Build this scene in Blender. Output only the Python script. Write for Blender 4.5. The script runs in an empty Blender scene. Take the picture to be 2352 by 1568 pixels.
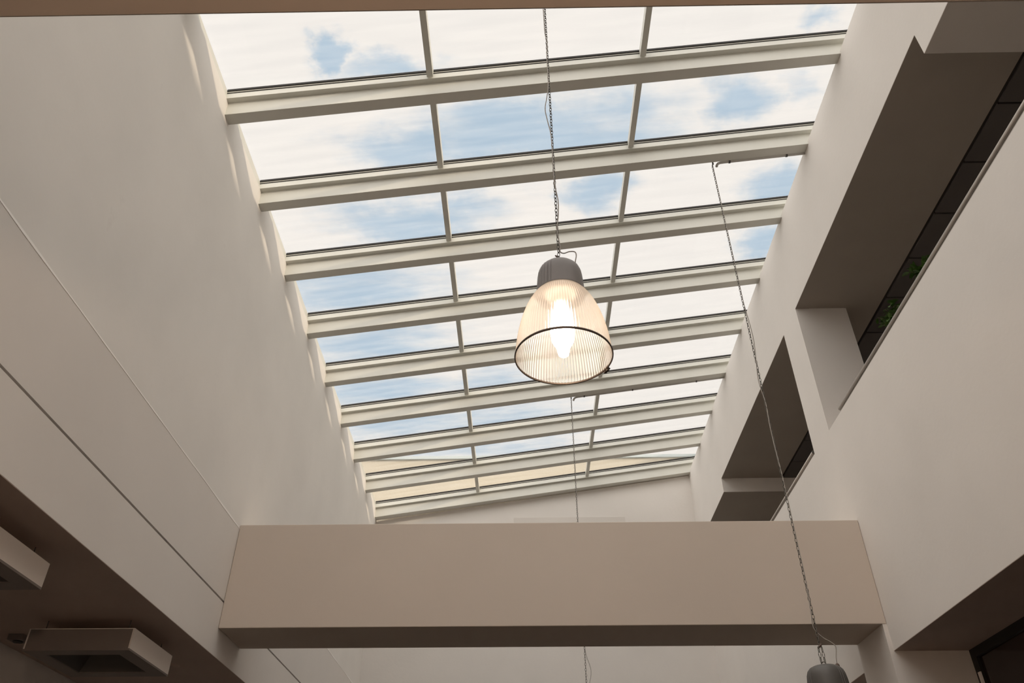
import bpy, bmesh, math, random
from mathutils import Vector, Matrix, noise
random.seed(7)
D = bpy.data
SC = bpy.context.scene
COL = SC.collection

# ---------------------------------------------------------------- camera
F_PX = 1807.19
PITCH, YAW, ROLL = math.radians(36.474), math.radians(0.844), math.radians(-0.1207)
cam_data = D.cameras.new('camera')
cam_data.sensor_width = 36.0
cam_data.lens = F_PX / 2352 * 36.0
cam_data.clip_start = 0.05
cam = D.objects.new('camera', cam_data)
COL.objects.link(cam)
cam.matrix_world = (Matrix.Rotation(YAW, 4, 'Z') @ Matrix.Rotation(PITCH, 4, 'X') @
                    Matrix.Rotation(math.radians(90), 4, 'X') @ Matrix.Rotation(ROLL, 4, 'Z'))
SC.camera = cam

# ---------------------------------------------------------------- exposure
SC.view_settings.view_transform = 'Standard'
SC.view_settings.look = 'None'
SC.view_settings.gamma = 1
SC.view_settings.use_curve_mapping = False
SC.view_settings.exposure = 0.0
SC.cycles.use_denoising = True
SC.cycles.max_bounces = 14
SC.cycles.diffuse_bounces = 8
SC.cycles.transparent_max_bounces = 24
SC.cycles.sample_clamp_indirect = 6

# ---------------------------------------------------------------- sky with broken cloud
CLOUD = (0.93, 0.885, 0.84)
BLUE = (0.47, 0.60, 0.73)
SKY_OVERHEAD = 2.5
GROUND = (0.20, 0.17, 0.14)
# clear patches between the clouds: direction x/z, y/z, their half sizes, how clear
PATCHES = [
    (-0.262, 0.650, 0.028, 0.032, 1.25), (-0.195, 0.684, 0.085, 0.030, .85), (-0.185, 0.835, 0.095, 0.070, .95),
    (0.030, 0.800, 0.210, 0.085, 1.1), (0.337, 0.753, 0.050, 0.056, 1.0), (0.41, 0.71, 0.03, 0.04, .5), (0.419, 0.612, 0.035, 0.022, .8),
    (-0.195, 0.983, 0.150, 0.060, 1.0), (0.135, 0.922, 0.055, 0.050, 1.0), (-0.101, 0.953, 0.030, 0.035, .7),
    (0.450, 0.945, 0.070, 0.065, 1.1), (0.445, 1.049, 0.050, 0.055, 1.1), (-0.330, 1.165, 0.190, 0.095, 1.0),
    (-0.330, 1.357, 0.210, 0.105, .9), (-0.319, 1.530, 0.24, 0.11, .85), (-0.300, 1.70, 0.30, 0.11, .8),
    (-0.021, 1.690, 0.20, 0.11, .8), (-0.057, 1.84, 0.30, 0.09, .75), (-0.057, 1.49, 0.10, 0.08, .75),
    (0.42, 0.83, 0.04, 0.03, .6), (-0.16, 1.08, 0.05, 0.03, .5),
]
world = D.worlds.new('sky')
SC.world = world
world.use_nodes = True
nt = world.node_tree
N, LK = nt.nodes, nt.links
N.clear()


def nd(t, **kw):
    n = N.new(t)
    for k, v in kw.items():
        setattr(n, k, v)
    return n


def mth(op, a, b=None, c=None):
    n = nd('ShaderNodeMath', operation=op)
    for i, v in enumerate((a, b, c)):
        if v is None:
            continue
        if isinstance(v, (int, float)):
            n.inputs[i].default_value = v
        else:
            LK.new(v, n.inputs[i])
    return n.outputs[0]


tc = nd('ShaderNodeTexCoord')
sep = nd('ShaderNodeSeparateXYZ')
LK.new(tc.outputs['Generated'], sep.inputs[0])
zc = mth('MAXIMUM', sep.outputs[2], 0.08)
u0 = mth('DIVIDE', sep.outputs[0], zc)
v0 = mth('DIVIDE', sep.outputs[1], zc)
comb = nd('ShaderNodeCombineXYZ')
LK.new(u0, comb.inputs[0])
LK.new(v0, comb.inputs[1])
wob = nd('ShaderNodeTexNoise')
wob.inputs['Scale'].default_value = 9.0
wob.inputs['Detail'].default_value = 6.0
wob.inputs['Roughness'].default_value = 0.6
LK.new(comb.outputs[0], wob.inputs['Vector'])
wsub = nd('ShaderNodeVectorMath', operation='SUBTRACT')
LK.new(wob.outputs['Color'], wsub.inputs[0])
wsub.inputs[1].default_value = (.5, .5, .5)
wmul = nd('ShaderNodeVectorMath', operation='SCALE')
LK.new(wsub.outputs[0], wmul.inputs[0])
wmul.inputs['Scale'].default_value = 0.16
wadd = nd('ShaderNodeVectorMath', operation='ADD')
LK.new(comb.outputs[0], wadd.inputs[0])
LK.new(wmul.outputs[0], wadd.inputs[1])
acc = None
for (pu, pv, ru, rv, s) in PATCHES:
    sb = nd('ShaderNodeVectorMath', operation='SUBTRACT')
    LK.new(wadd.outputs[0], sb.inputs[0])
    sb.inputs[1].default_value = (pu, pv, 0)
    dv = nd('ShaderNodeVectorMath', operation='DIVIDE')
    LK.new(sb.outputs[0], dv.inputs[0])
    dv.inputs[1].default_value = (ru, rv, 1e3)
    dt = nd('ShaderNodeVectorMath', operation='DOT_PRODUCT')
    LK.new(dv.outputs[0], dt.inputs[0])
    LK.new(dv.outputs[0], dt.inputs[1])
    g = mth('MULTIPLY', mth('EXPONENT', mth('MULTIPLY', dt.outputs['Value'], -0.75)), s)
    acc = g if acc is None else mth('MAXIMUM', acc, g)
# fine wisps
wis = nd('ShaderNodeTexNoise')
wis.inputs['Scale'].default_value = 6.0
wis.inputs['Detail'].default_value = 9.0
wis.inputs['Roughness'].default_value = 0.62
stretch = nd('ShaderNodeMapping')
stretch.inputs['Scale'].default_value = (0.8, 2.6, 1)
stretch.inputs['Rotation'].default_value = (0, 0, 0.15)
LK.new(comb.outputs[0], stretch.inputs['Vector'])
LK.new(stretch.outputs[0], wis.inputs['Vector'])
blue = mth('SUBTRACT', acc, mth('MULTIPLY', mth('SUBTRACT', wis.outputs['Fac'], 0.45), 1.25))
ramp = nd('ShaderNodeMapRange', interpolation_type='SMOOTHSTEP')
LK.new(blue, ramp.inputs['Value'])
ramp.inputs['From Min'].default_value = 0.10
ramp.inputs['From Max'].default_value = 0.95
mix = nd('ShaderNodeMix', data_type='RGBA')
LK.new(ramp.outputs[0], mix.inputs[0])
mix.inputs[6].default_value = (*CLOUD, 1)
mix.inputs[7].default_value = (*BLUE, 1)
gm = nd('ShaderNodeMapRange')
LK.new(sep.outputs[2], gm.inputs['Value'])
gm.inputs['From Min'].default_value = -0.02
gm.inputs['From Max'].default_value = 0.05
mix2 = nd('ShaderNodeMix', data_type='RGBA')
LK.new(gm.outputs[0], mix2.inputs[0])
mix2.inputs[6].default_value = (*GROUND, 1)
LK.new(mix.outputs[2], mix2.inputs[7])
bg = nd('ShaderNodeBackground')
# the cloud brightens overhead and towards the sun behind the camera
br = nd('ShaderNodeMapRange', interpolation_type='SMOOTHSTEP')
LK.new(v0, br.inputs['Value'])
br.inputs['From Min'].default_value = 0.52
br.inputs['From Max'].default_value = -0.15
br.inputs['To Min'].default_value = 1.0
br.inputs['To Max'].default_value = SKY_OVERHEAD
LK.new(br.outputs[0], bg.inputs['Strength'])
LK.new(mix2.outputs[2], bg.inputs['Color'])
wo = nd('ShaderNodeOutputWorld')
LK.new(bg.outputs[0], wo.inputs[0])

# ---------------------------------------------------------------- sun
sun_data = D.lights.new('sun', 'SUN')
sun_data.energy = 2.6
sun_data.color = (1.0, 0.83, 0.62)
sun_data.angle = math.radians(1.2)
sun = D.objects.new('sun', sun_data)
COL.objects.link(sun)
sun.location = (6, -4, 12)
SUN_DIR = Vector((-1.0, 0.42, -0.32)).normalized()
sun.rotation_euler = SUN_DIR.to_track_quat('-Z', 'Y').to_euler()


# ---------------------------------------------------------------- materials
def material(name, col, rough=0.8, metal=0.0, mottle=0.0, mscale=2.0, bump=0.0, bscale=40.0, spec=0.3,
             emit=None, stains=None):
    m = D.materials.new(name)
    m.use_nodes = True
    t = m.node_tree
    b = t.nodes['Principled BSDF']
    b.inputs['Roughness'].default_value = rough
    b.inputs['Metallic'].default_value = metal
    b.inputs['Specular IOR Level'].default_value = spec
    tcn = t.nodes.new('ShaderNodeTexCoord')
    n = t.nodes.new('ShaderNodeTexNoise')
    n.inputs['Scale'].default_value = mscale
    n.inputs['Detail'].default_value = 5
    t.links.new(tcn.outputs['Object'], n.inputs['Vector'])
    r = t.nodes.new('ShaderNodeMapRange')
    r.inputs['From Min'].default_value = .3
    r.inputs['From Max'].default_value = .7
    t.links.new(n.outputs['Fac'], r.inputs['Value'])
    mx = t.nodes.new('ShaderNodeMix')
    mx.data_type = 'RGBA'
    t.links.new(r.outputs[0], mx.inputs[0])
    mx.inputs[6].default_value = (*[c * (1 - mottle) for c in col], 1)
    mx.inputs[7].default_value = (*[min(1, c * (1 + mottle)) for c in col], 1)
    out = mx.outputs[2]
    if stains:
        n2 = t.nodes.new('ShaderNodeTexNoise')
        n2.inputs['Scale'].default_value = stains[0]
        n2.inputs['Detail'].default_value = 8
        n2.inputs['Roughness'].default_value = .7
        t.links.new(tcn.outputs['Object'], n2.inputs['Vector'])
        r2 = t.nodes.new('ShaderNodeMapRange')
        r2.inputs['From Min'].default_value = stains[1]
        r2.inputs['From Max'].default_value = stains[1] + .18
        t.links.new(n2.outputs['Fac'], r2.inputs['Value'])
        m2 = t.nodes.new('ShaderNodeMix')
        m2.data_type = 'RGBA'
        t.links.new(r2.outputs[0], m2.inputs[0])
        t.links.new(out, m2.inputs[6])
        m2.inputs[7].default_value = (*stains[2], 1)
        out = m2.outputs[2]
    t.links.new(out, b.inputs['Base Color'])
    if bump:
        nb = t.nodes.new('ShaderNodeTexNoise')
        nb.inputs['Scale'].default_value = bscale
        nb.inputs['Detail'].default_value = 4
        t.links.new(tcn.outputs['Object'], nb.inputs['Vector'])
        bp = t.nodes.new('ShaderNodeBump')
        bp.inputs['Strength'].default_value = bump
        bp.inputs['Distance'].default_value = 0.01
        t.links.new(nb.outputs['Fac'], bp.inputs['Height'])
        t.links.new(bp.outputs[0], b.inputs['Normal'])
    if emit:
        b.inputs['Emission Color'].default_value = (*emit[0], 1)
        b.inputs['Emission Strength'].default_value = emit[1]
    return m


M = {}
M['plaster'] = material('painted_plaster', (0.79, 0.755, 0.72), .9, mottle=.025, mscale=1.3, bump=.10, bscale=22)
M['plaster_old'] = material('hand_trowelled_plaster', (0.77, 0.74, 0.70), .9, mottle=.035, mscale=1.1, bump=.12,
                            bscale=14, stains=(2.2, .64, (0.68, 0.645, 0.605)))
M['plaster_low'] = material('lower_wall_paint', (0.72, 0.68, 0.64), .9, mottle=.03, mscale=1.0, bump=.08, bscale=18)
M['caulk'] = material('white_caulk', (0.90, 0.87, 0.84), .8)
M['beam'] = material('beam_paint', (0.62, 0.545, 0.475), .9, mottle=.03, mscale=.8, bump=.08, bscale=18)
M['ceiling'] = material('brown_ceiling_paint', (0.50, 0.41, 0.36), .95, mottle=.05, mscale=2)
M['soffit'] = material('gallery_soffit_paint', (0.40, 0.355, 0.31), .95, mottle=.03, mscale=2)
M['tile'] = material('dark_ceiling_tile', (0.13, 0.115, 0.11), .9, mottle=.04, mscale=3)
M['groove'] = material('groove_dark', (0.06, 0.05, 0.045), .9)
M['rafter'] = material('white_enamelled_steel', (0.67, 0.665, 0.61), .45, mottle=.02, mscale=3, spec=.4)
M['gasket'] = material('black_rubber_gasket', (0.03, 0.028, 0.026), .7)
M['floor'] = material('brown_floor', (0.045, 0.034, 0.028), .6, mottle=.1, mscale=4)
M['facade'] = material('cream_facade_render', (0.46, 0.415, 0.335), .9, mottle=.04, mscale=1.5, bump=.3, bscale=30)
M['coping'] = material('grey_blue_coping', (0.42, 0.47, 0.48), .6)
M['roofing'] = material('pale_roofing', (0.5, 0.48, 0.45), .9)
M['cap'] = material('grey_lacquered_metal', (0.155, 0.14, 0.135), .42, spec=.5, mottle=.03)
M['cap_dark'] = material('dark_grey_lacquered_metal', (0.085, 0.08, 0.075), .45, spec=.5, mottle=.03)
M['chain'] = material('zinc_plated_chain', (0.13, 0.12, 0.105), .5, metal=.5)
M['cord'] = material('pale_grey_cord', (0.38, 0.35, 0.32), .6)
M['rim'] = material('dark_bronze_rim', (0.10, 0.075, 0.06), .4, metal=.6)
M['gland'] = material('brown_cable_gland', (0.12, 0.085, 0.07), .6)
M['conduit'] = material('grey_plastic_conduit', (0.50, 0.48, 0.45), .5)
M['clamp'] = material('dark_clamp', (0.08, 0.075, 0.07), .5)
M['rail'] = material('brushed_steel_rail', (0.48, 0.44, 0.40), .42, metal=.55)
M['rail_dark'] = material('rail_bracket', (0.10, 0.09, 0.08), .5)
M['boxwhite'] = material('white_sheet_metal', (0.88, 0.83, 0.79), .6, mottle=.02)
M['boxdark'] = material('dark_louver_metal', (0.10, 0.088, 0.082), .6)
M['frame_black'] = material('black_window_frame', (0.02, 0.018, 0.017), .5)
M['leaf'] = material('glossy_green_leaf', (0.055, 0.115, 0.018), .35, mottle=.35, mscale=18, spec=.5)
M['stem'] = material('brown_stem', (0.10, 0.075, 0.04), .8)
M['pot'] = material('terracotta_planter', (0.28, 0.15, 0.10), .8)
M['bulb'] = material('glowing_lamp_glass', (1, .95, .88), .3, emit=((1.0, 0.84, 0.66), 18.0))
M['bulb_added'] = material('added_strong_lamp_glass', (1, .95, .88), .3, emit=((1.0, 0.74, 0.54), 850.0))  # extra strong glow for the added lamp behind the camera
M['bulb_off'] = material('unlit_lamp_glass', (.85, .83, .8), .3, spec=.5)


def glass_material():
    m = D.materials.new('dusty_skylight_glass')
    m.use_nodes = True
    t = m.node_tree
    t.nodes.clear()
    o = t.nodes.new('ShaderNodeOutputMaterial')
    tr = t.nodes.new('ShaderNodeBsdfTransparent')
    tr.inputs[0].default_value = (.985, .985, .98, 1)
    gl = t.nodes.new('ShaderNodeBsdfGlossy')
    gl.inputs['Roughness'].default_value = .03
    df = t.nodes.new('ShaderNodeBsdfTranslucent')
    df.inputs[0].default_value = (.9, .88, .84, 1)
    lw = t.nodes.new('ShaderNodeLayerWeight')
    pw = t.nodes.new('ShaderNodeMath')
    pw.operation = 'POWER'
    t.links.new(lw.outputs['Facing'], pw.inputs[0])
    pw.inputs[1].default_value = 5
    fr = t.nodes.new('ShaderNodeMath')
    fr.operation = 'MULTIPLY_ADD'
    t.links.new(pw.outputs[0], fr.inputs[0])
    fr.inputs[1].default_value = .5
    fr.inputs[2].default_value = .02
    tcn = t.nodes.new('ShaderNodeTexCoord')
    mp = t.nodes.new('ShaderNodeMapping')
    mp.inputs['Scale'].default_value = (0.5, 5.0, 1)
    n = t.nodes.new('ShaderNodeTexNoise')
    n.inputs['Scale'].default_value = 2.2
    n.inputs['Detail'].default_value = 7
    t.links.new(tcn.outputs['Object'], mp.inputs['Vector'])
    t.links.new(mp.outputs[0], n.inputs['Vector'])
    r = t.nodes.new('ShaderNodeMapRange')
    r.inputs['From Min'].default_value = .35
    r.inputs['From Max'].default_value = .8
    r.inputs['To Min'].default_value = .01
    r.inputs['To Max'].default_value = .07
    t.links.new(n.outputs['Fac'], r.inputs['Value'])
    m1 = t.nodes.new('ShaderNodeMixShader')
    t.links.new(r.outputs[0], m1.inputs[0])
    t.links.new(tr.outputs[0], m1.inputs[1])
    t.links.new(df.outputs[0], m1.inputs[2])
    m2 = t.nodes.new('ShaderNodeMixShader')
    t.links.new(fr.outputs[0], m2.inputs[0])
    t.links.new(m1.outputs[0], m2.inputs[1])
    t.links.new(gl.outputs[0], m2.inputs[2])
    t.links.new(m2.outputs[0], o.inputs[0])
    return m


M['glass'] = glass_material()


def shade_material():
    """clear prismatic acrylic: the ribs bend most of the view away and pass a vertical-striped glow"""
    m = D.materials.new('prismatic_acrylic')
    m.use_nodes = True
    t = m.node_tree
    t.nodes.clear()
    L = t.links.new
    o = t.nodes.new('ShaderNodeOutputMaterial')
    tr = t.nodes.new('ShaderNodeBsdfTransparent')
    tr.inputs[0].default_value = (.98, .95, .91, 1)
    rf = t.nodes.new('ShaderNodeBsdfRefraction')
    rf.inputs[0].default_value = (.98, .93, .88, 1)
    rf.inputs['Roughness'].default_value = .28
    rf.inputs['IOR'].default_value = 1.08
    df = t.nodes.new('ShaderNodeBsdfTranslucent')
    df.inputs[0].default_value = (.95, .84, .74, 1)
    d2 = t.nodes.new('ShaderNodeBsdfDiffuse')
    d2.inputs[0].default_value = (.88, .79, .70, 1)
    gl = t.nodes.new('ShaderNodeBsdfGlossy')
    gl.inputs['Roughness'].default_value = .16
    tcn = t.nodes.new('ShaderNodeTexCoord')
    sp = t.nodes.new('ShaderNodeSeparateXYZ')
    L(tcn.outputs['Object'], sp.inputs[0])

    def mt(op, a_, b_=None):
        n = t.nodes.new('ShaderNodeMath')
        n.operation = op
        for i, v in enumerate((a_, b_)):
            if v is None:
                continue
            if isinstance(v, (int, float)):
                n.inputs[i].default_value = v
            else:
                L(v, n.inputs[i])
        return n.outputs[0]
    ang = mt('ARCTAN2', sp.outputs[1], sp.outputs[0])
    stripe = mt('POWER', mt('ADD', mt('MULTIPLY', mt('SINE', mt('MULTIPLY', ang, 96.0)), .5), .5), 1.6)
    a = t.nodes.new('ShaderNodeMixShader')
    a.inputs[0].default_value = .40
    L(df.outputs[0], a.inputs[1])
    L(d2.outputs[0], a.inputs[2])
    c0 = t.nodes.new('ShaderNodeMixShader')
    c0.inputs[0].default_value = .62
    L(tr.outputs[0], c0.inputs[1])
    L(rf.outputs[0], c0.inputs[2])
    b = t.nodes.new('ShaderNodeMixShader')
    L(mt('ADD', mt('MULTIPLY', stripe, .22), .16), b.inputs[0])
    L(c0.outputs[0], b.inputs[1])
    L(a.outputs[0], b.inputs[2])
    c = t.nodes.new('ShaderNodeMixShader')
    c.inputs[0].default_value = .06
    L(b.outputs[0], c.inputs[1])
    L(gl.outputs[0], c.inputs[2])
    L(c.outputs[0], o.inputs[0])
    return m


M['shade'] = shade_material()


def dark_glass():
    m = material('dark_partition_glass', (0.035, 0.022, 0.022), .12, spec=.5, mottle=.3, mscale=1.2)
    return m


M['darkglass'] = dark_glass()


# ---------------------------------------------------------------- helpers
def obj(name, bm, mat, parent=None, smooth=False, recalc=True):
    me = D.meshes.new(name)
    if recalc:
        bmesh.ops.recalc_face_normals(bm, faces=bm.faces)
    bm.to_mesh(me)
    bm.free()
    me.materials.append(M[mat] if isinstance(mat, str) else mat)
    if smooth:
        for p in me.polygons:
            p.use_smooth = True
    o = D.objects.new(name, me)
    COL.objects.link(o)
    if parent is not None:
        o.parent = parent
    return o


def box(bm, x0, x1, y0, y1, z0, z1):
    vs = [bm.verts.new((x, y, z)) for x in (x0, x1) for y in (y0, y1) for z in (z0, z1)]
    for f in ((0, 1, 3, 2), (4, 6, 7, 5), (0, 4, 5, 1), (2, 3, 7, 6), (0, 2, 6, 4), (1, 5, 7, 3)):
        bm.faces.new([vs[i] for i in f])


def B(*boxes):
    bm = bmesh.new()
    for b in boxes:
        box(bm, *b)
    return bm


def struct(name, bm, mat, parent=None, **kw):
    o = obj(name, bm, mat, parent, **kw)
    if parent is None:
        o['kind'] = 'structure'
    return o


def empty(name, loc, rz=0.0):
    o = D.objects.new(name, None)
    COL.objects.link(o)
    o.empty_display_size = .1
    o.location = loc
    o.rotation_euler = (0, 0, rz)
    return o


def tag(o, label, cat, group=None):
    o['label'] = label
    o['category'] = cat
    if group:
        o['group'] = group
    return o


def tube(bm, pts, r, n=8, caps=True):
    pts = [Vector(p) for p in pts]
    rings = []
    up = Vector((0.31, 0.87, 0.38)).normalized()
    for i, p in enumerate(pts):
        t = (pts[min(i + 1, len(pts) - 1)] - pts[max(i - 1, 0)]).normalized()
        a = t.cross(up)
        if a.length < .05:
            a = t.cross(Vector((1, 0, 0)))
        a.normalize()
        b = t.cross(a)
        rr = r[i] if isinstance(r, (list, tuple)) else r
        rings.append([bm.verts.new(p + (a * math.cos(k * math.tau / n) + b * math.sin(k * math.tau / n)) * rr)
                      for k in range(n)])
    for i in range(len(rings) - 1):
        for k in range(n):
            bm.faces.new((rings[i][k], rings[i][(k + 1) % n], rings[i + 1][(k + 1) % n], rings[i + 1][k]))
    if caps:
        bm.faces.new(rings[0][::-1])
        bm.faces.new(rings[-1])


def smooth_path(pts, sub=6):
    pts = [Vector(p) for p in pts]
    out = []
    for i in range(len(pts) - 1):
        p0 = pts[max(i - 1, 0)]
        p1, p2 = pts[i], pts[i + 1]
        p3 = pts[min(i + 2, len(pts) - 1)]
        for k in range(sub):
            t = k / sub
            out.append(.5 * ((2 * p1) + (-p0 + p2) * t + (2 * p0 - 5 * p1 + 4 * p2 - p3) * t * t +
                             (-p0 + 3 * p1 - 3 * p2 + p3) * t ** 3))
    out.append(pts[-1])
    return out


def lathe(bm, prof, n, rfun=None, closed=False):
    rings = []
    for (r, z) in prof:
        ring = []
        for k in range(n):
            a = k * math.tau / n
            rr = rfun(r, z, a) if rfun else r
            ring.append(bm.verts.new((rr * math.cos(a), rr * math.sin(a), z)))
        rings.append(ring)
    m = len(rings)
    for i in range(m if closed else m - 1):
        j = (i + 1) % m
        for k in range(n):
            bm.faces.new((rings[i][k], rings[i][(k + 1) % n], rings[j][(k + 1) % n], rings[j][k]))
    return rings


# ---------------------------------------------------------------- measures (metres, eye level is z = 0)
XL, XR = -2.764, 3.236
Y0, YE = -6.0, 13.93
FLOOR = -1.6
ZS = 1.913                      # lower ceilings
SILL = 4.175
SLOPE, ZB0, SKEW = 0.150, 6.108, 0.0083
WALL_TOP_L, WALL_TOP_R = 6.283, 7.048


def zb(x):
    return ZB0 + SLOPE * (x - XL)


# ---------------------------------------------------------------- floor and shells
struct('floor', B((-4.7, 7.4, Y0 - .2, YE + .3, FLOOR - .2, FLOOR)), 'floor')


def relief_wall(name, x, y0, y1, z0, z1, thick, mat, amp=0.0, ny=120, nz=30):
    """a wall slab whose room face carries the low waves of hand-trowelled plaster"""
    bm = bmesh.new()
    g = []
    for i in range(ny + 1):
        row = []
        y = y0 + (y1 - y0) * i / ny
        for j in range(nz + 1):
            z = z0 + (z1 - z0) * j / nz
            edge = min(1, (z - z0) / .25)
            d = amp * edge * (noise.noise(Vector((y * .9, z * .55, 3.1))) + .6 * noise.noise(Vector((y * 2.3, z * .8, 9.4))))
            row.append(bm.verts.new((x + d, y, z)))
        g.append(row)
    for i in range(ny):
        for j in range(nz):
            bm.faces.new((g[i][j], g[i + 1][j], g[i + 1][j + 1], g[i][j + 1]))
    # the slab behind has vertices of its own, so the smooth relief keeps a crisp lower edge
    box(bm, x - thick, x - .016, y0, y1, z0, z1)
    n0 = [bm.verts.new(v.co) for v in (g[i][0] for i in range(ny + 1))]
    n1 = [bm.verts.new((x - .012, v.co.y, z0)) for v in n0]
    t0 = [bm.verts.new(v.co) for v in (g[i][nz] for i in range(ny + 1))]
    t1 = [bm.verts.new((x - .012, v.co.y, z1)) for v in t0]
    for i in range(ny):
        bm.faces.new((n0[i], n0[i + 1], n1[i + 1], n1[i]))
        bm.faces.new((t0[i], t1[i], t1[i + 1], t0[i + 1]))
    return struct(name, bm, mat, smooth=False)


# left wall: lower panel, groove, middle panel, joint, upper plaster
struct('wall_left', B((XL - .30, XL, Y0, YE, ZS + .004, 2.374)), 'plaster_low')
struct('trim_1', B((XL - .30, XL - .022, Y0, YE, 2.374, 2.392)), 'groove')
struct('wall_left_middle', B((XL - .30, XL, Y0, YE, 2.392, 3.098)), 'plaster_low')
wl = relief_wall('wall_left_upper', XL, Y0, YE, 3.098, WALL_TOP_L, .18, 'plaster_old', amp=.014, ny=300, nz=40)
for p in wl.data.polygons:
    p.use_smooth = abs(p.normal.x) > .8
# the thin uneven line of white caulk where the upper plaster meets the slab edge
bm = bmesh.new()
yy, prev = Y0, None
while yy < YE:
    c = 3.098 + .005 * noise.noise(Vector((yy * 1.9, 0, 0)))
    hw = max(.0025, .006 + .006 * noise.noise(Vector((yy * 1.4, 5, 0))))
    row = [bm.verts.new((XL - .004, yy, c - hw)), bm.verts.new((XL + .0020, yy, c - hw)),
           bm.verts.new((XL + .0008, yy, c + hw)), bm.verts.new((XL - .004, yy, c + hw + .0005))]
    if prev:
        for k in range(3):
            bm.faces.new((prev[k], prev[k + 1], row[k + 1], row[k]))
    prev = row
    yy += .05
struct('trim_2', bm, 'caulk')

# left lower room
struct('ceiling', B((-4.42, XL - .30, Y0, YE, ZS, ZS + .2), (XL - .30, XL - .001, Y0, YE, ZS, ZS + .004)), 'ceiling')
struct('wall_left_lower', B((-4.62, -4.42, Y0, YE, FLOOR, ZS + .2)), 'plaster_low')
# end wall
struct('wall_far', B((-4.62, 7.4, YE, YE + .22, FLOOR, 6.05)), 'plaster')
# sloped top of the end wall under the last rafter
bm = bmesh.new()
pr = [(XL - .3, 6.05), (XR + .3, 6.05), (XR + .3, zb(XR + .3) - .005), (XL - .3, zb(XL - .3) - .005)]
lo = [bm.verts.new((x, YE, z)) for x, z in pr]
hi = [bm.verts.new((x, YE + .22, z)) for x, z in pr]
bm.faces.new(lo)
bm.faces.new(hi[::-1])
for i in range(4):
    bm.faces.new((lo[i], hi[i], hi[(i + 1) % 4], lo[(i + 1) % 4]))
struct('wall_far_upper', bm, 'plaster')
struct('trim_3', B((-.18, 1.915, YE - .010, YE, 5.4, 6.155)), 'plaster_low')
struct('wall_near', B((-4.62, 7.4, Y0 - .2, Y0, FLOOR, 7.6)), 'plaster')

# right wall with the two gallery openings
bm = B((XR, XR + .16, Y0, YE, ZS + .004, SILL),                      # parapet
       (XR, XR + .16, Y0, YE, 5.826, WALL_TOP_R),             # band above the openings
       (XR, XR + .16, Y0, 3.732, 5.570, 5.826),               # lowered head near the camera
       (XR, XR + .16, 11.69, YE, 5.585, 5.826),               # lowered head at the far end
       (XR, XR + .16, 7.288, 7.804, SILL, 5.826))             # pier between openings
bmesh.ops.remove_doubles(bm, verts=bm.verts, dist=1e-5)
struct('wall_right', bm, 'plaster')
struct('wall_right_pier', B((XR + .16, 3.83, 7.288, 7.804, 3.12, 5.826)), 'plaster')
# gallery shell
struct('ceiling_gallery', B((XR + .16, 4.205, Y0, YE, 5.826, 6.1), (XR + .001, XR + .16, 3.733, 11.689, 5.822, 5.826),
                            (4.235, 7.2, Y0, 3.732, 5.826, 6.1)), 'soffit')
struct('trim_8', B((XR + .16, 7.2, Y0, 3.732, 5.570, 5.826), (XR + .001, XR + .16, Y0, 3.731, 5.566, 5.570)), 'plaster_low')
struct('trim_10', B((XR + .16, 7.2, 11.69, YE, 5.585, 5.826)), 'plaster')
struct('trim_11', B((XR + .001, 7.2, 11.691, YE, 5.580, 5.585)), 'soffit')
struct('trim_4', B((4.205, 4.235, 3.732, 11.69, 5.84, 5.9)), 'groove')
bm = bmesh.new()
y = 3.75
TILE = .672
while y < 11.6:
    y2 = min(y + TILE - .022, 11.68)
    for k in range(5):
        box(bm, 4.24 + k * .6, 4.24 + k * .6 + .585, y, y2, 5.822, 5.84)
    y += TILE
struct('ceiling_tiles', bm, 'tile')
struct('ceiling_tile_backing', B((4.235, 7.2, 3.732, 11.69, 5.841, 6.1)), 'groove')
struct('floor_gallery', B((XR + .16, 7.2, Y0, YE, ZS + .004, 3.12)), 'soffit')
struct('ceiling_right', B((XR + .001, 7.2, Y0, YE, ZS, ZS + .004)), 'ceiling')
struct('wall_gallery', B((7.2, 7.4, Y0, YE, FLOOR, 7.95)), 'plaster_low')
# building above the gallery: outside wall that shades the right of the skylight
struct('wall_outer', B((3.86, 7.2, Y0, YE + 4, 6.1, 7.95)), 'facade')
# lower right: cross wall, glazed partition
struct('wall_cross', B((3.198, 3.885, 7.205, 7.87, FLOOR, ZS), (3.198, XR, 7.205, 7.87, ZS, 2.145)), 'plaster_low')
part = empty('window_1', (3.885, 0, ZS))
part['kind'] = 'structure'
part.name = 'window_1'
obj('window_frame', B((0, .06, Y0, 7.205, -.075, 0), (0, .06, 7.12, 7.205, FLOOR - ZS, -.075),
                      (0, .06, 4.6, 4.68, FLOOR - ZS, -.075), (0, .06, 2.0, 2.08, FLOOR - ZS, -.075),
                      (0, .06, Y0, 7.12, FLOOR - ZS, FLOOR - ZS + .1)), 'frame_black', part)
obj('glass_pane', B((.025, .035, Y0, 7.12, FLOOR - ZS + .1, -.075)), 'darkglass', part)
struct('wall_lower_right', B((3.885, 3.95, 7.205, YE, FLOOR, ZS)), 'plaster_low')
bmh = B((0, .012, -.02, .02, -.05, .05))
hd = obj('handle', bmh, 'boxwhite', part)
hd.location = (-.012, 7.14, -.245)

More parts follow.
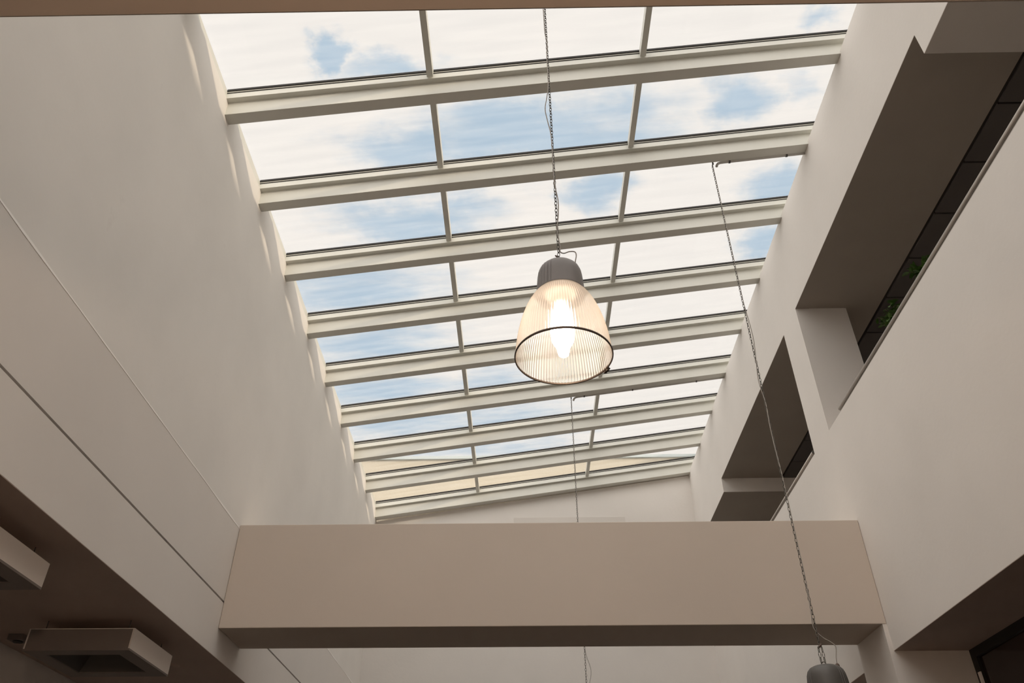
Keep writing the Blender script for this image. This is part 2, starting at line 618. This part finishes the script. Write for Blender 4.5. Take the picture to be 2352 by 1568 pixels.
# ---------------------------------------------------------------- cross beams
ob = obj('concrete_beam', B((XL + .002, XR - .002, 7.20, 7.868, 2.145, 3.132)), 'beam')
tag(ob, 'wide beige cross beam spanning the atrium below the skylight', 'beam', None)
ob = obj('concrete_beam', B((XL + .002, XR - .002, .62, 1.276, 2.150, 3.132)), 'beam')
tag(ob, 'brown cross beam edge along the very top of the picture', 'beam', None)
for o_ in (D.objects['concrete_beam'], D.objects['concrete_beam.001']):
    bv = o_.modifiers.new('bevel', 'BEVEL')
    bv.width = .006
    bv.segments = 2

# ---------------------------------------------------------------- skylight
PITCH_Y, BACK0, RW = 1.1375, 4.750, .118
RX0, RX1 = XL - .01, XR + .17


def yb(i, x=XL):
    return BACK0 + PITCH_Y * i + SKEW * (x - XL)


def slab(bm, x0, x1, ya, yc, d0, d1, org=(0, 0, 0)):
    """a bar lying along the roof slope; ya, yc are measured at the left wall, d above the rafter underside"""
    vs = []
    for x in (x0, x1):
        for y_ in (ya, yc):
            for d in (d0, d1):
                vs.append(bm.verts.new((x - org[0], y_ + SKEW * (x - XL) - org[1], zb(x) + d - org[2])))
    for f in ((0, 1, 3, 2), (4, 6, 7, 5), (0, 4, 5, 1), (2, 3, 7, 6), (0, 2, 6, 4), (1, 5, 7, 3)):
        bm.faces.new([vs[i] for i in f])


RAFTER_WORDS = {
    -5: 'white skylight rafter fifth behind the top of the picture', -4: 'white skylight rafter fourth behind the top of the picture',
    -3: 'white skylight rafter third behind the top of the picture', -2: 'white skylight rafter second behind the top of the picture',
    -1: 'white skylight rafter hidden above the near beam, carrying the lit lamp',
    0: 'topmost visible white skylight rafter, nearest the camera',
    1: 'white skylight rafter that carries the right-hand lamp chain and short conduit',
    2: 'white skylight rafter just above the lit lamp, next after the short conduit',
    3: 'white skylight rafter passing behind the grey cap of the lit lamp',
    4: 'white skylight rafter passing behind the top of the lit clear shade',
    5: 'white skylight rafter that carries the long conduit below the lit lamp',
    6: 'white skylight rafter third from the far end, just past the long conduit',
    7: 'white skylight rafter second from the far end, against the cream wall outside',
    8: 'last white skylight rafter, lying along the far end wall',
}
HF, HP, HG = .172, .240, .285      # flange underside, flange top, glass underside
for i in range(-5, 9):
    y1 = yb(i)
    y0r = y1 - RW
    org = (0, y0r, zb(0))
    r = empty('skylight_rafter', org)
    tag(r, RAFTER_WORDS[i], 'rafter', 'white rafters carrying the skylight glass')
    bm = bmesh.new()
    slab(bm, RX0, RX1, y0r, y1, 0, HF, org)
    obj('box_beam', bm, 'rafter', r)
    bm = bmesh.new()
    slab(bm, RX0, RX1, y0r - .055, y1 + .035, HF, HP, org)
    obj('top_flange', bm, 'rafter', r)
    bm = bmesh.new()
    slab(bm, RX0, RX1, y0r - .056, y0r - .030, HP, HP + .012, org)
    slab(bm, RX0, RX1, y0r - .070, y0r - .030, HP + .026, HG + .005, org)
    slab(bm, RX0, RX1, y1 + .010, y1 + .030, HP, HG, org)
    obj('gasket', bm, 'gasket', r)
    bm = bmesh.new()
    slab(bm, RX0, RX1, y0r - .060, y0r - .030, HP + .012, HP + .026, org)
    slab(bm, RX0, RX1, y0r - .030, y1 + .010, HP, HG + .02, org)
    obj('pressure_plate', bm, 'rafter', r)

# glazed bays, each a window of the setting: three panes and two glazing bars
wn = 2
PX = (-.855, 1.233)
for i in range(-5, 8):
    y0g = yb(i) - RW - .03 + RW + .04      # just behind the gasket of rafter i
    y1g = yb(i + 1) - RW - .071
    org = (0, y0g, zb(0) + HG)
    w = empty('window_%d' % wn, org)
    w['kind'] = 'structure'
    wn += 1
    xs = [RX0, PX[0] - .0, PX[1] - .0, RX1]
    for k in range(3):
        bm = bmesh.new()
        slab(bm, xs[k] + (.004 if k else 0), xs[k + 1] - (.004 if k < 2 else 0), y0g - .035, y1g + .0, HG + .001, HG + .007, org)
        obj('glass_pane', bm, 'glass', w)
    for k in range(2):
        bm = bmesh.new()
        # the bars sit between the flanges and lap over the light strip of the next rafter
        slab(bm, PX[k] - .029, PX[k] + .029, y0g - .0, y1g + .004, HG - .105, HG - .004, org)
        obj('glazing_bar', bm, 'rafter', w)

# infill between the last rafter and the end wall
bm = bmesh.new()
slab(bm, XL, XR + .16, yb(8) + .001, YE - SKEW * 3, .012, HF)
slab(bm, XL, XR + .16, yb(8) + .036, YE + .2 - SKEW * 3, HF, HG + .02)
struct('trim_9', bm, 'plaster_low')

# outside: wall of the neighbouring building at the far end, with a coping
struct('wall_outside_far', B((XL - 2.5, 3.8, YE + .30, YE + .6, 4.0, 7.56)), 'facade')
struct('trim_5', B((XL - 2.5, 3.8, YE + .26, YE + .64, 7.56, 7.62)), 'coping')
# upstands that close the gap between wall tops and glass
bm = bmesh.new()
for (x0, x1) in ((RX0 - .06, RX0),):
    slab(bm, x0, x1, Y0, YE, -.3, HG - .01)
struct('trim_6', bm, 'rafter')
bm = bmesh.new()
slab(bm, RX1, RX1 + .06, Y0, YE, -.3, HG - .01)
struct('trim_7', bm, 'rafter')
# roof between upstand and outside wall on the right
struct('ceiling_roof_edge', B((XR + .16, 3.86, Y0, YE, 6.1, 6.6)), 'roofing')

# ---------------------------------------------------------------- pendant lamps
def chain_mesh(bm, top, bottom, pitch=.033, wire=.0029, half_w=.0088):
    top, bottom = Vector(top), Vector(bottom)
    L = (top - bottom).length
    n = max(1, int(L / pitch))
    t = (bottom - top).normalized()
    a = Vector((1, 0, 0))
    a = (a - t * a.dot(t)).normalized()
    b = t.cross(a)
    hl = pitch * .5 + wire * 1.3
    for k in range(n):
        c = top + (bottom - top) * ((k + .5) / n)
        s = (a * .8 + b * .6) if k % 2 == 0 else (b * .8 - a * .6)
        nrm = t.cross(s)
        loop = []
        m = 10
        for q in range(m):
            ang = q * math.tau / m
            cx_, sy_ = math.cos(ang), math.sin(ang)
            loop.append((s * (cx_ * half_w) + t * (math.copysign(abs(sy_) ** .7, sy_) * hl)))
        rings = []
        for q in range(m):
            rad = loop[q].normalized()
            rings.append([bm.verts.new(c + loop[q] + (rad * math.cos(h * math.tau / 4) + nrm * math.sin(h * math.tau / 4)) * wire)
                          for h in range(4)])
        for q in range(m):
            r0, r1 = rings[q], rings[(q + 1) % m]
            for h in range(4):
                bm.faces.new((r0[h], r0[(h + 1) % 4], r1[(h + 1) % 4], r1[h]))


def rib_r(r, z, a):
    """cap radius: two bands of vertical fins, smooth between"""
    if z > -.012:
        return r
    for c in (math.radians(203), math.radians(23)):
        dd = (a - c + math.pi) % math.tau - math.pi
        if abs(dd) < math.radians(43):
            k = (dd + math.radians(43)) / math.radians(10.75)
            f = k - math.floor(k)
            return r * (1.0 - .065 * (math.exp(-((f - .0) / .15) ** 2) + math.exp(-((f - 1.0) / .15) ** 2)))
    return r


def make_lamp(loc, chain_top, lit, rz, label, tilt=(0, 0), cord=None, clasp=.14, double=False, capmat='cap'):
    t = empty('pendant_lamp', loc, rz)
    t.rotation_euler = (tilt[0], tilt[1], rz)
    tag(t, label, 'lamp', 'bell-shaped pendant lamps hung on chains from the skylight')
    inv = (Matrix.Translation(Vector(loc)) @ t.rotation_euler.to_matrix().to_4x4()).inverted()
    W = lambda p: inv @ Vector(p)
    lx, ly, lz = loc
    # cap
    bm = bmesh.new()
    prof = [(.001, 0), (.045, -.001), (.080, -.006), (.106, -.018), (.124, -.038), (.134, -.065), (.139, -.10),
            (.143, -.15), (.147, -.20), (.149, -.225)]
    lathe(bm, prof, 360, rib_r)
    lathe(bm, [(.149, -.225), (.151, -.240), (.140, -.245), (.10, -.235)], 96)
    obj('lamp_cap', bm, capmat, t, smooth=True)
    # reflector neck inside the shade
    bm = bmesh.new()
    lathe(bm, [(.10, -.23), (.095, -.25), (.075, -.262), (.045, -.272), (.045, -.33), (.001, -.33)], 48)
    obj('lamp_socket', bm, 'boxwhite', t, smooth=True)
    # shade: ribbed acrylic bell
    bm = bmesh.new()
    sp = [(.146, -.225), (.152, -.238), (.170, -.262), (.190, -.300), (.212, -.350), (.232, -.410), (.248, -.470),
          (.261, -.535), (.270, -.600), (.276, -.660), (.278, -.690)]

    def ribs(r, z, a):
        amp = .0022 * min(1, max(0, (-z - .25) / .06))
        return r + amp * math.cos(a * 96)
    lathe(bm, sp, 384, ribs)
    obj('lamp_shade', bm, 'shade', t, smooth=True, recalc=True)
    # rim
    bm = bmesh.new()
    ring = []
    for q in range(10):
        a = q * math.tau / 10
        ring.append((.2805 + .0042 * math.cos(a), -.694 + .008 * math.sin(a)))
    lathe(bm, ring, 120, closed=True)
    rim = obj('lamp_rim', bm, 'rim', t, smooth=True)
    ca = math.radians(27) - rz
    bm = B((-.004, .010, -.020, -.004, -.018, .016), (-.004, .010, .004, .020, -.018, .016), (-.002, .016, -.022, .022, -.006, .0))
    cl = obj('clip', bm, 'rim', rim)
    cl.location = (.283 * math.cos(ca), .283 * math.sin(ca), -.694)
    cl.rotation_euler = (0, 0, ca)
    # bulb
    bm = bmesh.new()
    bp = [(.020, -.33), (.032, -.350), (.052, -.385), (.064, -.430), (.0705, -.485), (.0705, -.535), (.064, -.580),
          (.048, -.612), (.037, -.632), (.035, -.655), (.030, -.678), (.017, -.690), (.001, -.693)]
    lathe(bm, bp, 48)
    obj('bulb', bm, {0: 'bulb_off', 1: 'bulb', 2: 'bulb_added'}[int(lit)], t, smooth=True)
    # hanging loop, chain, clasp
    bm = bmesh.new()
    tube(bm, smooth_path([(-.018, 0, -.006), (-.016, 0, .016), (0, 0, .026), (.016, 0, .016), (.018, 0, -.006)]), .0035, 6)
    obj('hanging_loop', bm, 'chain', t, smooth=True)
    top = Vector(chain_top)
    end = Vector((lx, ly, lz + .018))
    dirn = (top - end).normalized()
    bm = bmesh.new()
    if double:
        mid = end + dirn * clasp
        chain_mesh(bm, W(top), W(mid))
        chain_mesh(bm, W(mid + Vector((-.012, 0, 0))), W(end + Vector((-.014, .0, 0))))
        chain_mesh(bm, W(mid + Vector((.012, 0, 0))), W(end + Vector((.014, .0, 0))))
    else:
        chain_mesh(bm, W(top), W(end))
    obj('chain', bm, 'chain', t, smooth=True)
    bm = bmesh.new()
    c = W(end + dirn * (clasp if double else .065))
    tube(bm, [c + Vector((-.022, .004, .014)), c + Vector((-.006, .004, .002)), c + Vector((.012, .004, -.012))], [.004, .008, .0035], 8)
    obj('clasp', bm, 'gland', t, smooth=True)
    # cable gland and cord
    bm = bmesh.new()
    tube(bm, [(0, 0, -.012), (0, 0, .004), (0, 0, .012), (0, 0, .024), (0, 0, .030)], [.013, .013, .0165, .013, .006], 12)
    g = obj('cable_gland', bm, 'gland', t, smooth=True)
    ga = math.radians(cord['gland'])
    g.location = (.100 * math.cos(ga), .100 * math.sin(ga), -.012)
    gl_w = (Matrix.Translation(Vector(loc)) @ t.rotation_euler.to_matrix().to_4x4()) @ Vector((.100 * math.cos(ga), .100 * math.sin(ga), .016))
    pts = [gl_w] + [Vector(p) for p in cord['near'](gl_w, end, dirn)]
    L = (top - pts[-1]).length
    base = pts[-1]
    k = 1
    stepn = 22
    for k in range(1, stepn + 1):
        f = k / stepn
        p = end + dirn * ((base - end).length + L * f)
        sway = cord['sway'](f)
        pts.append(p + Vector((sway, -.006, 0)))
    bm = bmesh.new()
    tube(bm, [W(p) for p in smooth_path(pts, 5)], .0038, 6)
    obj('cord', bm, 'cord', t, smooth=True)
    return t


def bulge(f, c, w, a):
    return a * math.exp(-((f - c) / w) ** 2)


def near1(g, end, d):
    return [g + Vector((.004, 0, .035)), g + Vector((.012, 0, .085)), g + Vector((.004, 0, .115)), g + Vector((-.030, 0, .118)),
            g + Vector((-.065, 0, .104)), end + d * .105 + Vector((.010, -.004, 0)), end + d * .15 + Vector((.012, -.006, 0))]


LY = 3.69
make_lamp((.243, LY, 3.308), (.228, LY, zb(.228) - .01), True, 0.0,
          'lit bell-shaped pendant lamp with clear ribbed shade, hanging in front of the skylight',
          cord=dict(gland=5, near=near1,
                    sway=lambda f: -.004 + bulge(f, .12, .05, .022) - bulge(f, .45, .06, .036) + bulge(f, .72, .03, .012) - bulge(f, .9, .2, .010)))


def near2(g, end, d):
    return [g + Vector((.004, 0, .040)), g + Vector((.018, 0, .10)), g + Vector((.016, 0, .128)), g + Vector((-.015, 0, .155)),
            g + Vector((-.060, 0, .185)), g + Vector((-.110, 0, .250)), end + d * .34 + Vector((-.012, -.006, 0)),
            end + d * .40 + Vector((-.008, -.006, 0))]


Y2 = 5.975
make_lamp((2.153, Y2, 1.487), (2.168, Y2, zb(2.17) + .005), False, math.radians(134),
          'grey lamp cap at the bottom right edge of the picture, below a long chain', tilt=(0, 0),
          cord=dict(gland=5 - 134, near=near2,
                    sway=lambda f: .004 + bulge(f, .42, .03, -.026) - bulge(f, .52, .04, -.02) + bulge(f, .30, .05, -.012)),
          clasp=.115, double=True, capmat='cap_dark')


def near3(g, end, d):
    return [g + Vector((.004, 0, .045)), g + Vector((.002, 0, .12)), g + Vector((-.03, 0, .165)), g + Vector((-.075, 0, .205)),
            end + d * .33 + Vector((.01, -.006, 0)), end + d * .45 + Vector((.008, -.006, 0))]


Y3 = 10.53
make_lamp((.772, Y3, 1.46), (.775, Y3, zb(.775) + .012), False, math.radians(40),
          'thin far lamp chain below the lit lamp, its own lamp hanging out of frame',
          cord=dict(gland=-40, near=near3, sway=lambda f: .004 + bulge(f, .13, .035, .065)))


make_lamp((.0, -.87, 1.70), (.0, -.87, zb(0) - .0), 2, 0.0,  # unseen lamp added to warm and brighten the near beam's underside
          'added unseen pendant lamp behind the camera, lighting the near cross beam',
          cord=dict(gland=5, near=near1, sway=lambda f: -.004))


# ---------------------------------------------------------------- conduits along two rafters
def conduit(i, x0, label, clamps):
    yl = yb(i) + .018
    org = (x0, yl + SKEW * (x0 - XL), zb(x0))
    t = empty('electrical_conduit', org)
    tag(t, label, 'conduit', 'conduits feeding the pendant lamps')

    def P(x, dz=.0):
        return Vector((x - org[0], yl + SKEW * (x - XL) - org[1], zb(x) + dz - org[2]))
    bm = bmesh.new()
    pts = smooth_path([P(x0, -.055), P(x0 + .004, -.040), P(x0 + .020, -.015), P(x0 + .05, -.003), P(x0 + .10, .0)], 5)
    pts += [P(x0 + .10 + (XR - .004 - x0 - .10) * k / 10, .0) for k in range(1, 11)]
    tube(bm, pts, .0145, 10)
    obj('pipe', bm, 'conduit', t, smooth=True)
    for cx_ in clamps:
        bm = bmesh.new()
        c = P(cx_, .0)
        tube(bm, [c + Vector((-.010, 0, 0)), c + Vector((.010, 0, 0))], .020, 10)
        obj('clamp', bm, 'clamp', t)
    bm = bmesh.new()
    c = P(x0 - .035, 0)
    tube(bm, [c + Vector((0, 0, .03)), c + Vector((0, 0, -.012)), c + Vector((0, 0, -.02))], [.008, .010, .006], 8)
    obj('hook', bm, 'clamp', t)
    return t


conduit(1, 2.205, 'short grey conduit along the rafter at upper right, above the long lamp chain', (2.36, 3.02))
conduit(5, .808, 'long thin grey conduit along the rafter just below the lit lamp', (.98, 1.75, 2.78))


# ---------------------------------------------------------------- gallery rails and plants
def rail(y0, y1, label):
    org = (XR + .015, y0, SILL)
    t = empty('steel_handrail', org)
    tag(t, label, 'handrail', 'steel handrails on the gallery parapet')
    bm = bmesh.new()
    tube(bm, [(0, 0, .048), (0, y1 - y0, .048)], .021, 16)
    obj('rail_tube', bm, 'rail', t, smooth=True)
    bm = B((-.008, .05, 0, y1 - y0, .006, .016))
    obj('base_strip', bm, 'rail', t)
    y = .18
    while y < y1 - y0:
        bm = B((-.004, .004, y, y + .03, .0, .034))
        obj('bracket', bm, 'rail_dark', t)
        y += 1.25
    bm = bmesh.new()
    tube(bm, [(0, -.004, .048), (0, .012, .048)], .0225, 16)
    obj('end_cap', bm, 'rail_dark', t)
    return t


rail(.9, 6.93, 'long steel handrail on the parapet of the larger, nearer gallery opening')
rail(7.84, 13.6, 'short visible steel handrail at the smaller gallery opening behind the far chain')


def leaf(bm, base, d, size, up):
    d = d.normalized()
    s = d.cross(up).normalized()
    n = s.cross(d)
    w = size * .30
    rows = [(0, .05), (.25, .8), (.5, 1.0), (.75, .7), (1.0, .04)]
    prev = None
    for (f, ww) in rows:
        c = base + d * (size * f) - n * (size * .28 * f * f)
        row = [bm.verts.new(c - s * w * ww + n * .15 * w * ww), bm.verts.new(c), bm.verts.new(c + s * w * ww + n * .15 * w * ww)]
        if prev:
            bm.faces.new((prev[0], prev[1], row[1], row[0]))
            bm.faces.new((prev[1], prev[2], row[2], row[1]))
        prev = row


def plant(loc, n, spread, height, label, seed):
    rnd = random.Random(seed)
    t = empty('potted_plant', loc)
    tag(t, label, 'plant', 'leafy plants behind the gallery handrail')
    pot = bmesh.new()
    rg = lathe(pot, [(.001, 0), (.085, 0), (.11, .17), (.118, .17), (.118, .19), (.102, .19), (.098, .165), (.001, .165)], 32)
    obj('pot', pot, 'pot', t, smooth=False)
    st = bmesh.new()
    lf = bmesh.new()
    for k in range(n):
        a = rnd.uniform(0, math.tau)
        rr = spread * rnd.uniform(.25, 1)
        h = height * rnd.uniform(.45, 1)
        tip = Vector((math.cos(a) * rr * .8, math.sin(a) * rr, .17 + h))
        midp = Vector((math.cos(a) * rr * .3, math.sin(a) * rr * .3, .17 + h * .65))
        path = smooth_path([(0, 0, .15), midp, tip], 5)
        tube(st, path, [.004 - .0025 * q / len(path) for q in range(len(path))], 5)
        for q in range(3, len(path)):
            for m_ in range(2):
                dv = Vector((rnd.uniform(-1, 1), rnd.uniform(-1, 1), rnd.uniform(-.5, .5)))
                leaf(lf, path[q] + dv * .01, dv, rnd.uniform(.045, .085), Vector((rnd.uniform(-.4, .4), rnd.uniform(-.4, .4), 1)))
    obj('stem', st, 'stem', t, smooth=True)
    obj('foliage', lf, 'leaf', t, recalc=False)
    return t


# planter shelf just behind the parapet carries the pots
ob = obj('planter_shelf', B((XR + .17, XR + .50, 4.3, 6.4, 4.06, 4.10)), 'boxwhite')
tag(ob, 'white shelf behind the gallery parapet that the plants stand on', 'shelf')
plant((3.54, 5.18, 4.10), 22, .22, .40, 'upper darker leafy plant behind the long gallery handrail', 3)
plant((3.54, 5.84, 4.10), 22, .22, .40, 'lower light green leafy plant behind the long gallery handrail', 8)


# ---------------------------------------------------------------- hung ceiling boxes in the lower left room
def ceiling_box(y, label):
    z0, z1 = 1.672, 1.826
    x0, x1, d = -3.81, -2.995, .79
    org = ((x0 + x1) / 2, y + d / 2, z0)
    t = empty('hanging_diffuser_box', org)
    tag(t, label, 'diffuser box', 'square white boxes hung under the lower ceiling')
    hx, hy, h = (x1 - x0) / 2, d / 2, z1 - z0
    ins = .125
    bm = B((-hx, -hx + .012, -hy, hy, .010, h), (hx - .012, hx, -hy, hy, .010, h), (-hx, hx, -hy, hy, h, h + .006))
    obj('casing', bm, 'boxwhite', t)
    for sy in (-1, 1):
        ya, yc = sorted((sy * hy, sy * (hy - .012)))
        e = obj('shade_toned_end_panel', B((-hx + .012, hx - .012, ya, yc, .010, h)), M['boxdark2'], t)  # dark colour stands in for the shade on the box ends
        e['label'] = 'end panel with its shade painted in as a dark colour'
    bm = B((-hx, -hx + ins, -hy, hy, -.004, .010), (hx - ins, hx, -hy, hy, -.004, .010),
           (-hx + ins, hx - ins, -hy, -hy + ins, -.004, .010), (-hx + ins, hx - ins, hy - ins, hy, -.004, .010))
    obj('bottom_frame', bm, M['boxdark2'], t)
    bm = bmesh.new()
    a, b_ = hx - ins, hy - ins
    lo = [bm.verts.new(v) for v in ((-a, -b_, .004), (a, -b_, .004), (a, b_, .004), (-a, b_, .004))]
    up = [bm.verts.new(v) for v in ((-a * .6, -b_ * .6, .11), (a * .6, -b_ * .6, .11), (a * .6, b_ * .6, .11), (-a * .6, b_ * .6, .11))]
    for k in range(4):
        bm.faces.new((lo[k], lo[(k + 1) % 4], up[(k + 1) % 4], up[k]))
    bm.faces.new(up)
    obj('recessed_louver', bm, 'boxdark', t)
    for sx in (-1, 1):
        for sy in (-1, 1):
            bm = bmesh.new()
            tube(bm, [(sx * .325, sy * .32, h), (sx * .325, sy * .32, ZS - z0)], .004, 6)
            obj('hanger_rod', bm, 'clamp', t)
    return t


M['boxdark2'] = material('grey_brown_metal_and_shade', (0.24, 0.21, 0.195), .6)  # metal colour; on the box end panels it stands in for shade
ceiling_box(6.13, 'square white hanging box nearest the bottom left corner, whole underside in view')
ceiling_box(4.00, 'square white hanging box cut off by the left edge of the picture')

bm = bmesh.new()
lathe(bm, [(.001, -.012), (.045, -.012), (.052, -.006), (.055, 0)], 32)
o_ = obj('smoke_detector', bm, 'ceiling', None, smooth=True)
o_.location = (-3.23, 7.545, ZS)
tag(o_, 'small round flat disc on the dark ceiling right of the hanging box', 'smoke detector')
t = empty('ceiling_spotlight', (-4.16, 6.593, ZS))
tag(t, 'small dark ceiling spotlight at the left edge beside the hanging box', 'spotlight')
obj('housing', B((-.06, .06, -.06, .06, -.045, 0)), M['boxdark2'], t)
bm = bmesh.new()
lathe(bm, [(.042, -.045), (.038, -.052), (.001, -.050)], 24)
obj('lens', bm, 'frame_black', t)
